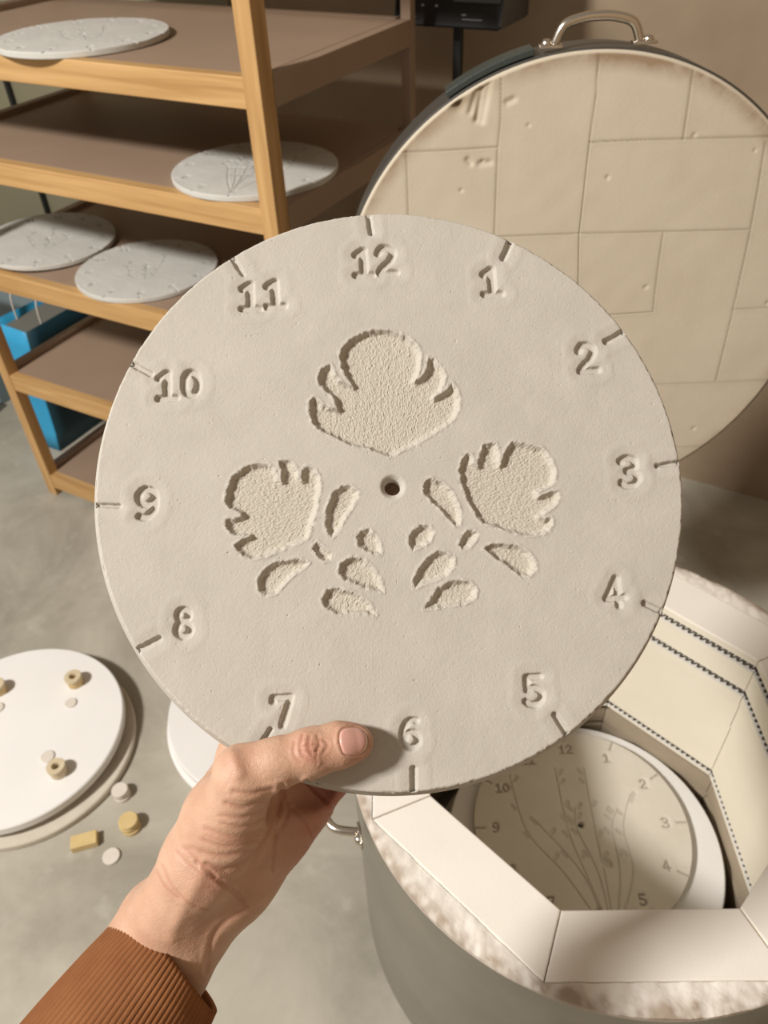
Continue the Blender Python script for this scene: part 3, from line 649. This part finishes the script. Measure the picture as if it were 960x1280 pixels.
# ------------------------------------------------------------------ kiln lid
LC = np.array([.21273, .77727, H-.40665]); LAZ, LTL = -.06491, .07908
lu = np.array([math.cos(LAZ), math.sin(LAZ), 0]); lh = np.array([-math.sin(LAZ), math.cos(LAZ), 0]); lv = lh*math.sin(LTL)+np.array([0, 0, 1])*math.cos(LTL); ln = np.cross(lu, lv)   # towards the lens
LM = Matrix(((lu[0], lv[0], ln[0], 0), (lu[1], lv[1], ln[1], 0), (lu[2], lv[2], ln[2], 0), (0, 0, 0, 1)))
hinge = LC-lv*.25-ln*.03
lid = empty('lid', hinge-np.array([KX, KY, 0])); lid.parent = kiln; tag(lid, 'raised round lid with a seamed cream firebrick face')
off4 = Matrix.Translation(Vector([float(a) for a in LC-hinge])) @ LM
def ll(px_, py_):
    p = on_plane(px_, py_, LC, ln)-LC; return (p@lu, p@lv)
def seam(pts): return np.array([ll(*p) for p in pts])
seams = [seam(s) for s in [[(627, 80), (626, 150), (622, 189), (618, 300), (616, 400)], [(750, 52), (745, 120), (737, 178), (724, 294), (722, 420), (720, 600)], [(868, 76), (862, 120), (854, 175)], [(737, 178), (800, 175), (960, 171), (1010, 168)],
         [(490, 191), (560, 188), (622, 184)], [(508, 190), (510, 250), (512, 330)], [(600, 297), (724, 292), (860, 289), (936, 287)], [(957, 178), (947, 240), (936, 300), (916, 390), (895, 476)], [(829, 292), (822, 340), (816, 390), (760, 394)], [(916, 387), (960, 385), (1000, 384)],
         [(780, 482), (880, 479), (1000, 474)], [(800, 560), (870, 559), (874, 559), (870, 575)], [(470, 330), (560, 330)], [(560, 480), (720, 482)]]]
def lid_mesh():
    R_ = .2485; step = .0011; nang = 1150; rr = list(np.arange(.0008, R_-.003, step)); nf = len(rr); zz = [0.]*nf
    for a in np.linspace(0, math.pi/2, 5)[1:]: rr.append(R_-.003+.003*math.sin(a)); zz.append(-.003+.003*math.cos(a))
    rr += [R_, R_*.5, .0008]; zz += [-.058, -.058, -.058]
    rr = np.array(rr); zz = np.array(zz); nr = len(rr); A = np.arange(nang)*2*math.pi/nang
    X = rr[:, None]*np.cos(A); Y = rr[:, None]*np.sin(A); Z = np.repeat(zz[:, None], nang, 1); n = nf*nang
    P = np.stack([X[:nf].ravel(), Y[:nf].ravel()], 1); h = .00018*Noise2(.02, 3, 1)(P); dirt = np.zeros(n)
    for s_i, pl in enumerate(seams):
        ix = np.where((P[:, 0] > pl[:, 0].min()-.01) & (P[:, 0] < pl[:, 0].max()+.01) & (P[:, 1] > pl[:, 1].min()-.01) & (P[:, 1] < pl[:, 1].max()+.01))[0]
        d = d_poly(P[ix], pl); t = np.exp(-(d/.00062)**2)*(.5+.5*min(1, max(0, (pl[:, 1].max()+.06)/.2))); h[ix] -= .0008*t; dirt[ix] = np.maximum(dirt[ix], t*.5)
        dirt[ix] = np.maximum(dirt[ix], .12*np.exp(-(d/.003)**2))
    r = np.random.default_rng(9)
    for i in range(30):                                       # small pits
        a, q = r.uniform(0, 6.28), R_*math.sqrt(r.uniform(0, .85)); c = np.array([q*math.cos(a), q*math.sin(a)]); rad = r.uniform(.0012, .0026)
        ix = np.where((abs(P[:, 0]-c[0]) < .008) & (abs(P[:, 1]-c[1]) < .008))[0]; d = np.hypot(*(P[ix]-c).T); h[ix] -= .0012*np.exp(-(d/rad)**2)
    for pl, dep in [([(604, 104), (596, 150)], .003), ([(598, 108), (588, 140)], .002), ([(612, 100), (602, 152)], .002), ([(634, 128), (642, 124)], .0015), ([(585, 200), (588, 204)], .002), ([(600, 205), (612, 203)], .0015)]:
        d = d_poly(P, seam(pl)); h -= dep*np.exp(-(d/.0028)**2)
    rad = np.hypot(*P.T); ang = np.arctan2(P[:, 1], P[:, 0]); en = Noise2(.012, 21, 2)(P)*.3+Noise2(.003, 22, 1)(P)*.15
    pk = np.exp(-((ang-1.15)/.55)**2)*1.0+.35+.5*np.exp(-((ang-2.25)/.35)**2)
    w = np.clip((rad-(R_-.020))/.020, 0, 1); scorch = np.clip(w**1.4*pk*(1+en)*1.0, 0, .85)
    d = np.hypot(*(P-np.array(ll(572, 130))).T); dirt = np.maximum(dirt, .9*np.exp(-(d/.005)**2))
    h -= .004*np.exp(-(d/.006)**2)
    Z[:nf] += h.reshape(nf, nang); V = np.stack([X.ravel(), Y.ravel(), Z.ravel()], 1)
    i = np.arange(nr-1)[:, None]; j = np.arange(nang)[None]; j2 = (j+1) % nang
    Q = np.stack([(i*nang+j), ((i+1)*nang+j), ((i+1)*nang+j2), (i*nang+j2)], -1).reshape(-1, 4)
    # close centre
    Q = np.concatenate([Q, np.stack([np.arange(0, nang-2, 2)*0+0, np.arange(1, nang-1, 2), np.arange(2, nang, 2), (np.arange(3, nang+1, 2)) % nang], 1)])
    me = np_mesh('firebrick_slab', V, Q); a1 = np.zeros(len(V)); a1[:n] = dirt; a2 = np.zeros(len(V)); a2[:n] = scorch
    add_attr(me, 'dirt', a1); add_attr(me, 'scorch', a2); return me
def lid_extra(nt, b, tc): attr_mix('scorch', (.27, .175, .10))(nt, b, tc); attr_mix('dirt', (.16, .11, .06))(nt, b, tc)
M['lidbrick'] = mat('lid_firebrick', (.545, .475, .37), .95, spec=.15, var=(.59, .52, .41), vscale=9, bump=.3, bscale=260, bdist=.0006, extra=lid_extra)
o = link('firebrick_slab', lid_mesh(), M['lidbrick'], lid); o.matrix_local = off4
o = MB().lathe([(.2488, -.060), (.2505, -.060), (.2505, -.0035), (.2488, -.003)], 160, closed=True).build('steel_band', M['darkband'], lid, smooth=40); o.matrix_local = off4
o = MB().lathe([(0, -.0585), (.249, -.0585), (.249, -.0600), (0, -.0600)], 96).build('back_plate', M['darkband'], lid, smooth=40); o.matrix_local = off4
def radial(ang, z, r=.2505):
    c, s = math.cos(ang), math.sin(ang)   # local x tangent, z outward, y along axis
    return off4 @ Matrix(((-s, 0, c, r*c), (c, 0, s, r*s), (0, 1, 0, z), (0, 0, 0, 1))) 
fx = ll(683, 62); gx = ll(803, 57); a_h = (math.atan2(fx[1], fx[0])+math.atan2(gx[1], gx[0]))/2
handle(lid, radial(a_h-.014, -.008), .076, .0225, True)
mb = MB()
for i, a in enumerate(np.radians(np.arange(105, 123, 3.2))):
    c, s = math.cos(a), math.sin(a); R3 = Matrix(((-s, 0, c), (c, 0, s), (0, 1, 0)))
    mb.box((.0150, .034, .006), (.2545*c, .2545*s, -.022), R3, bev=.001)
o = mb.build('clamp_strap', M['bracket'], lid); o.matrix_local = off4; tag(o, 'dark green jointed strap')
mb = MB(); mb.box((.10, .05, .006), (0, -.258, -.034), bev=.001); mb.tube([(-.07, -.262, -.05), (.07, -.262, -.05)], .006, 12); o = mb.build('hinge', M['darkband'], lid, smooth=40); o.matrix_local = off4
# hinge bracket on kiln
mb = MB(); mb.box((.08, .006, .13), (0, RJ+.0035, RIMZ-.075), bev=.001)
mb.box((.05, .012, .03), (0, RJ+.012, RIMZ-.02), bev=.001); mb.build('hinge_bracket', M['darkband'], kiln)

# ------------------------------------------------------------------ shelving
S0 = np.array([-.81245, 1.49117]); SA = -.52468; SW, SD = .79311, .42649
SE = np.array([math.cos(SA), math.sin(SA)]); SG = np.array([-math.sin(SA), math.cos(SA)])
ZS = [H-z for z in (.23378, .39904, .61354, .86075, 1.13499)]; ZS = [ZS[0]+.30]+ZS
shelf = empty('shelving_rack', (S0[0], S0[1], 0), SA); tag(shelf, 'tall open wooden shelving rack with oak edges and brown boards', 'shelving rack')
P_ = .027; TH = .038; yf = 0.
for z in ZS:
    b = MB().box((SW-.004-.04, SD-.04, .016), (SW/2, SD/2, z-.008-.0005), bev=.0008).build('shelf_board', M['board'], shelf)
    mb = MB(); mb.box((SW-P_-.006, .020, TH), (SW/2-P_/2+.002, .010, z-TH/2), bev=.0015); mb.build('front_rail', M['oak'], shelf)
    MB().box((SW-2*P_-.002, .020, TH), (SW/2, SD-.010, z-TH/2), bev=.0015).build('back_rail', M['board'], shelf)
    for x in (.010, SW-.010):
        lipz = .010 if x < .1 else .0
        MB().box((.020, SD-2*P_-.004 if x < .1 else SD-.046, TH+lipz), (x, SD/2+(0 if x < .1 else .002), z-TH/2+lipz/2), bev=.0015).build('side_rail', M['board'], shelf)
topz = ZS[0]+.05
for x, y, nm in ((.0, -.002, 'l'), (SW-.030, -.004, 'r'), (.0, SD-P_, 'l'), (SW-.018, SD-.02, 'b')):
    w = P_ if nm != 'b' else .018
    d = .030 if nm == 'r' else w
    mb = MB(); mb.box((w, d, topz), (x+w/2, y+d/2, topz/2), bev=.0015); o = mb.build('post', M['board'] if nm == 'b' else M['oak'], shelf)  # rear right post takes the darker board colour in place of shade
# wood grain of the posts runs upright: a rotated copy of the oak
mo = M['oak'].copy(); mo.name = 'oiled_oak_upright'
for n in mo.node_tree.nodes:
    if n.type == 'MAPPING': n.inputs['Scale'].default_value = (60, 60, 3)
for o in bpy.data.objects:
    if o.name.startswith('post') and o.parent == shelf and o.data.materials[0] == M['oak']: o.data.materials[0] = mo

# dials lying on the shelves
specs = [('pale clay clock dial lying on the highest shelf in view, near its left end', (103, 42), 1, .131, 20, 1),
         ('pale clay clock dial with pressed flower stems, lying partly behind the right front post', (319, 208), 2, .128, -12, 2),
         ('pale clay clock dial at the far left of its shelf, leaning on the side rail', (62, 302), 3, .130, 35, 3),
         ('pale clay clock dial lying on the third shelf, right of the leaning one', (184, 334), 3, .1305, 5, 4)]
for lab, (px_, py_), lev, R_, rot, sd in specs:
    z = ZS[lev]; c = on_z(px_, py_, z+.009)
    ln_ = stem_lines(sd*13, 4+sd, (0, -.10), .05) if sd in (2,) else [(p*.7, w, d*.6) for p, w, d in stem_lines(sd*13, 3, (0, -.07), .05)]
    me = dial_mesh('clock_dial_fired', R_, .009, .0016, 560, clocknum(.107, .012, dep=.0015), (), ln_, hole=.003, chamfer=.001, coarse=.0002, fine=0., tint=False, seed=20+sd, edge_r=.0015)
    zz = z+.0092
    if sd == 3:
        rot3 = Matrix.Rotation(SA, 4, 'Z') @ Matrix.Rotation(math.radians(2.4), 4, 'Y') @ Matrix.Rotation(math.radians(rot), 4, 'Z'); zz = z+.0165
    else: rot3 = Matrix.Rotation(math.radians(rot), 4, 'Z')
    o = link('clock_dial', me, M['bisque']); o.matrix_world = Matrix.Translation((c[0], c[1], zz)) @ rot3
    tag(o, lab, 'clock dial', 'clock dials drying on the shelving rack')

# ------------------------------------------------------------------ room
G3 = np.array([SG[0], SG[1], 0.]); E3 = np.array([SE[0], SE[1], 0.]); WG = 1.60
def EG(e, g, z=0.): return E3*e+G3*g+np.array([0, 0, z])
fl = MB().box((7, 7, .1), (0, 1.0, -.05)).build('floor', M['floor'], None, (0, 0, 0), (0, 0, SA)); tag(fl, kind='structure')
w = MB().box((7, .1, 2.7), (0, 0, 1.35)).build('wall_back', M['wall'], None, EG(.5, WG+.05), (0, 0, SA)); tag(w, kind='structure')
w = MB().box((.1, 3.5, 2.7), (0, 0, 1.35)).build('wall_right_unseen', M['wall'], None, EG(.85, -.15), (0, 0, SA)); tag(w, kind='structure')  # out of view, added to keep ambient light off the rack's right side
# olive panel with dark joint, left part of the back wall
pan = MB().box((2.2, .012, 2.6), (0, 0, 1.3)).build('trim_1', M['wallpanel'], None, EG(-2.35, WG-.0062), (0, 0, SA)); tag(pan, kind='structure')
jn = MB().box((.012, .012, 2.5), (0, 0, 1.25)).build('trim_2', M['black'], None, EG(-2.03, WG-.02), (0, 0, SA)); tag(jn, kind='structure')

# blue paper bag
bg = empty('gift_bag', EG(-1.582, 1.088), SA); tag(bg, 'bright blue paper gift bag with white cord handles, on the floor left of the rack', 'bag')
def bag_face(pts, name, m):
    bm = bmesh.new(); vs = [bm.verts.new(p) for p in pts]; f = bm.faces.new(vs); bmesh.ops.subdivide_edges(bm, edges=bm.edges[:], cuts=6, use_grid_fill=True)
    for v in bm.verts: v.co += Vector((0, 0, 0))+Vector((math.sin(v.co.z*31+v.co.x*20), math.sin(v.co.z*27+v.co.y*18), 0))*.0018
    mb = MB(); mb.bm.free(); mb.bm = bm; o = mb.build(name, m, bg, smooth=60); s = o.modifiers.new('t', 'SOLIDIFY'); s.thickness = .0012; return o
w0, d0, h0 = .06, .24, .345
x0, x1, y0, y1 = -w0/2, w0/2, -.07, d0-.07
def fl_(x, y, z): return (x*(1+.12*z/h0), y, z)
bag_face([fl_(x0, y0, .001), fl_(x1, y0, .001), (x1+.032, y0+.004, h0), (x0-.010, y0, h0+.01)], 'front_panel', M['blue'])
o = bag_face([fl_(x1, y0, .001), fl_(x1, y1, .001), (x1+.032, y1, h0), (x1+.032, y0+.004, h0)], 'side_panel', M['blueshade'])
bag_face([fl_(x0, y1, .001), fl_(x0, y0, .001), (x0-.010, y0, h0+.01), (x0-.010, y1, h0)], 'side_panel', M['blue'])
bag_face([fl_(x1, y1, .001), fl_(x0, y1, .001), (x0-.010, y1, h0), (x1+.032, y1, h0)], 'back_panel', M['blueshade'])
mb = MB(); q_ = [(x0+.002, y0+.003, .003), (x1-.002, y0+.003, .003), (x1-.002, y1-.003, .003), (x0+.002, y1-.003, .003)]; t_ = [(x0-.008, y0+.004, h0-.012), (x1+.029, y0+.007, h0-.016), (x1+.029, y1-.004, h0-.014), (x0-.008, y1-.004, h0-.010)]
A = [mb.bm.verts.new(p) for p in q_]; B = [mb.bm.verts.new(p) for p in t_]; mb.bm.faces.new(A); mb.bm.faces.new(B)
for i in range(4): mb.bm.faces.new((A[i], A[(i+1) % 4], B[(i+1) % 4], B[i]))
mb.build('contents', M['bagin'], bg)
for x in (x0-.004, x1+.020):
    MB().tube(crom([(x, y0+.06, h0-.02), (x-.003, y0+.07, h0+.05), (x, y0+.12, h0+.075), (x+.003, y0+.17, h0+.05), (x, y0+.18, h0-.02)], 8), .0022, 8).build('handle', M['cord'], bg, smooth=60)

# blue-grey cabinet at the far left
cb = empty('metal_cabinet', EG(-2.03, 1.14), SA); tag(cb, 'blue-grey metal cabinet at the left edge, behind the rack', 'cabinet')
mb = MB(); mb.box((.74, .12, .27), (.17, .22, .225), bev=.004); mb.build('body', M['cab'], cb)
MB().box((.70, .08, .088), (.17, .23, .045)).build('undershade', M['undershade'], cb)  # dark box standing in for the shadow under the cabinet
mb = MB(); mb.box((.12, .05, .34), (.10, -.01, .17), bev=.003); mb.build('leg', M['cab'], cb)
blk = MB().box((.05, .09, .055), (0, 0, .0275), bev=.006).build('foam_block', M['white'], None, EG(-1.86, 1.02), (0, 0, SA+.2)); tag(blk, 'small off-white block on the floor at the far left', 'block')

# kiln controller on its stand
ct = empty('kiln_controller', EG(-.622, 1.40), SA); tag(ct, 'black control box on a slim black post, behind the kiln lid', 'controller')
cz_ = H-.251
mb = MB(); v = mb.bm; a = .0
pro = [(-.055, -.002), (-.050, .003), (-.012, .150), (.075, .150), (.075, -.002)]
A = [v.verts.new((-.095, y, cz_+z)) for y, z in pro]; B = [v.verts.new((.095, y, cz_+z)) for y, z in pro]
v.faces.new(A); v.faces.new(B[::-1])
for i in range(5): v.faces.new((A[i], A[(i+1) % 5], B[(i+1) % 5], B[i]))
bmesh.ops.bevel(v, geom=v.edges[:], offset=.003, segments=2, affect='EDGES'); mb.build('housing', M['black'], ct, smooth=40)
tl = math.atan2(.038, .147)
def on_panel(x, t, sx_, sz_): return MB().box((sx_, .0012, sz_), (x, -.050+.038*t-.0012, cz_+.003+.147*t), Matrix.Rotation(-tl, 3, 'X'))
for x in (-.07, -.045, -.02): on_panel(x, .16, .004, .003).build('indicator', M['mark'], ct)
on_panel(-.07, .05, .03, .0012).build('printed_line', M['mark'], ct); on_panel(.045, .05, .035, .0014).build('printed_line', M['mark'], ct); on_panel(.03, .09, .008, .002).build('printed_line', M['mark'], ct)
M['panel'] = mat('glossy_grey_panel', (.07, .075, .08), .25)
on_panel(.05, .5, .08, .09).build('display_panel', M['panel'], ct)
MB().box((.014, .014, cz_-.006), (0, .0, (cz_-.006)/2+.004), bev=.001).build('post', M['blackrod'], ct)
MB().box((.16, .12, .006), (0, .0, .003), bev=.001).build('foot', M['blackrod'], ct)

# ------------------------------------------------------------------ spare kiln shelves and props on the floor
def disc(name, R_, t, c, z, lab, m=None):
    o = MB().lathe([(0, 0), (R_-.002, 0), (R_, .002), (R_, t-.002), (R_-.002, t), (0, t)], 128).build(name, m or M['shelfwhite'], None, (c[0], c[1], z), smooth=40)
    return tag(o, lab, 'kiln shelf', 'spare kiln shelves on the floor')
tc_ = np.array([-.6505, .7826])
disc('kiln_shelf', .180, .013, tc_+np.array([.016, -.012]), .0, 'round kiln shelf lying on the floor at left, lower of two', M['bone'])
mb = MB()
for a in (0, 2.1, 4.2): mb.lathe([(0, 0), (.016, 0), (.016, .013), (0, .013)], 20, loc=(.12*math.cos(a), .12*math.sin(a), 0))
for i, a in enumerate((.3, 2.4, 4.5)):
    o = MB().lathe([(0, 0), (.016, 0), (.016, .0128), (0, .0128)], 24).build('kiln_post', M['tan'], None, (tc_[0]+.11*math.cos(a), tc_[1]+.11*math.sin(a), .0131), smooth=40)
    tag(o, 'short kiln post between the two stacked kiln shelves on the floor at left', 'kiln post', 'posts between the stacked shelves')
mb.bm.free()
disc('kiln_shelf', .1805, .018, tc_, .0262, 'round white kiln shelf on the floor at left, upper of two, carrying ring props')
tc2 = np.array([-.214, .826])
disc('kiln_shelf', .183, .013, tc2+np.array([-.004, -.006]), .0, 'round white kiln shelf on the floor behind the hand, lower of two')
disc('kiln_shelf', .183, .017, tc2, .0132, 'round white kiln shelf on the floor behind the hand, upper of two')
TZ = .0443
def ring(c, lab, m):
    t = empty('kiln_prop', (c[0], c[1], TZ)); tag(t, lab, 'kiln prop', 'ring props on the left kiln shelf')
    MB().lathe([(.0065, 0), (.0128, 0), (.0135, .001), (.0135, .014), (.0130, .015), (.0065, .0150)], 40, closed=True).build('ring', m, t, smooth=40)
    MB().lathe([(.0062, .0152), (.0148, .0152), (.0152, .016), (.0152, .021), (.0146, .022), (.0068, .022), (.0062, .0212)], 40, closed=True).build('ring_cap', M['tan'], t, smooth=40)
ring(on_z(93, 850, TZ+.01), 'tan ring prop on the left kiln shelf, farthest from the hand at upper right', M['yellow'])
ring(on_z(72, 962, TZ+.01), 'tan ring prop on the left kiln shelf, nearest the camera', M['tan'])
ring(on_z(-3, 860, TZ+.01), 'tan ring prop cut off by the left picture edge', M['yellow'])
def puck(c, z, r, t, lab, m, nm='kiln_wafer', cat='wafer', grp=None):
    o = MB().lathe([(0, 0), (r-.001, 0), (r, .001), (r, t-.001), (r-.001, t), (0, t)], 36).build(nm, m, None, (c[0], c[1], z), smooth=40); return tag(o, lab, cat, grp)
puck(on_z(88, 878, TZ+.003), TZ, .0105, .003, 'small flat pale wafer in front of the upper right ring prop', M['pale'])
puck(on_z(59, 945, TZ+.003)+np.array([0, .0, 0]), TZ, .0115, .003, 'small flat pale wafer just behind the nearest ring prop', M['pale'])
puck(on_z(-4, 884, TZ+.003), TZ, .0115, .003, 'small flat pale wafer at the left picture edge', M['pale'])
def stack(px_, py_, zt, items, labs, m, r):
    z = 0.0003; c = on_z(px_, py_, zt)
    for (dx, dy, t), lab in zip(items, labs): puck((c[0]+dx, c[1]+dy), z, r, t, lab, m); z += t+.0003
stack(149, 987, .02, [(0.001, 0, .006), (0, 0.001, .013)], ['pale round wafer on the floor, under the thick pale one', 'thick pale round wafer topping the stack nearest the left shelf pair'], M['pale'], .0135)
stack(161, 1028, .016, [(.001, -.001, .007), (-.001, 0, .008), (0, .001, .007)], ['yellow wafer on the floor, lowest of three', 'yellow wafer in the middle of a stack of three', 'yellow wafer topping a stack of three on the floor'], M['yellow'], .0150)
c = on_z(106, 1052, .006); blk2 = MB().box((.040, .022, .014), (0, 0, .0072), bev=.001).build('kiln_block', M['yellow'], None, (c[0], c[1], 0), (0, 0, math.radians(14))); tag(blk2, 'small yellow rectangular block on the floor', 'block')
puck(on_z(139, 1070, .003), .0003, .0135, .004, 'single pale wafer lying flat on the floor beside the yellow block', M['pale'])

# ------------------------------------------------------------------ light
def area(name, loc, target, power, size, color, sy_=None):
    l = bpy.data.lights.new(name, 'AREA'); l.energy = power; l.color = color; l.size = size
    if sy_: l.shape = 'RECTANGLE'; l.size_y = sy_
    o = bpy.data.objects.new(name, l); col.objects.link(o); o.location = Vector([float(a) for a in loc])
    o.rotation_euler = (Vector([float(a) for a in target])-o.location).to_track_quat('-Z', 'Y').to_euler(); return o
LD = np.array([-.71, -.26, .66]); area('ceiling_lamp', np.array([.0, .3, .9])+LD*2.5, (0, .4, .8), 101, .30, (1., .965, .915))
w = bpy.data.worlds.new('room'); sc.world = w; w.use_nodes = True
w.node_tree.nodes['Background'].inputs[0].default_value = (1., .89, .77, 1); w.node_tree.nodes['Background'].inputs[1].default_value = .27

# ------------------------------------------------------------------ camera
cd = bpy.data.cameras.new('camera'); co = bpy.data.objects.new('camera', cd); col.objects.link(co)
co.matrix_world = Matrix(((rt[0], up[0], -fw[0], CAM[0]), (rt[1], up[1], -fw[1], CAM[1]), (rt[2], up[2], -fw[2], CAM[2]), (0, 0, 0, 1)))
cd.sensor_fit = 'VERTICAL'; cd.sensor_height = 36; cd.lens = F/1280*36; cd.clip_start = .02; cd.clip_end = 50
cd.dof.use_dof = True; cd.dof.focus_distance = .352; cd.dof.aperture_fstop = cd.lens/1.5
sc.camera = co
sc.view_settings.view_transform = 'Standard'; sc.view_settings.look = 'None'; sc.view_settings.exposure = 0.; sc.view_settings.gamma = 1.; sc.view_settings.use_curve_mapping = False
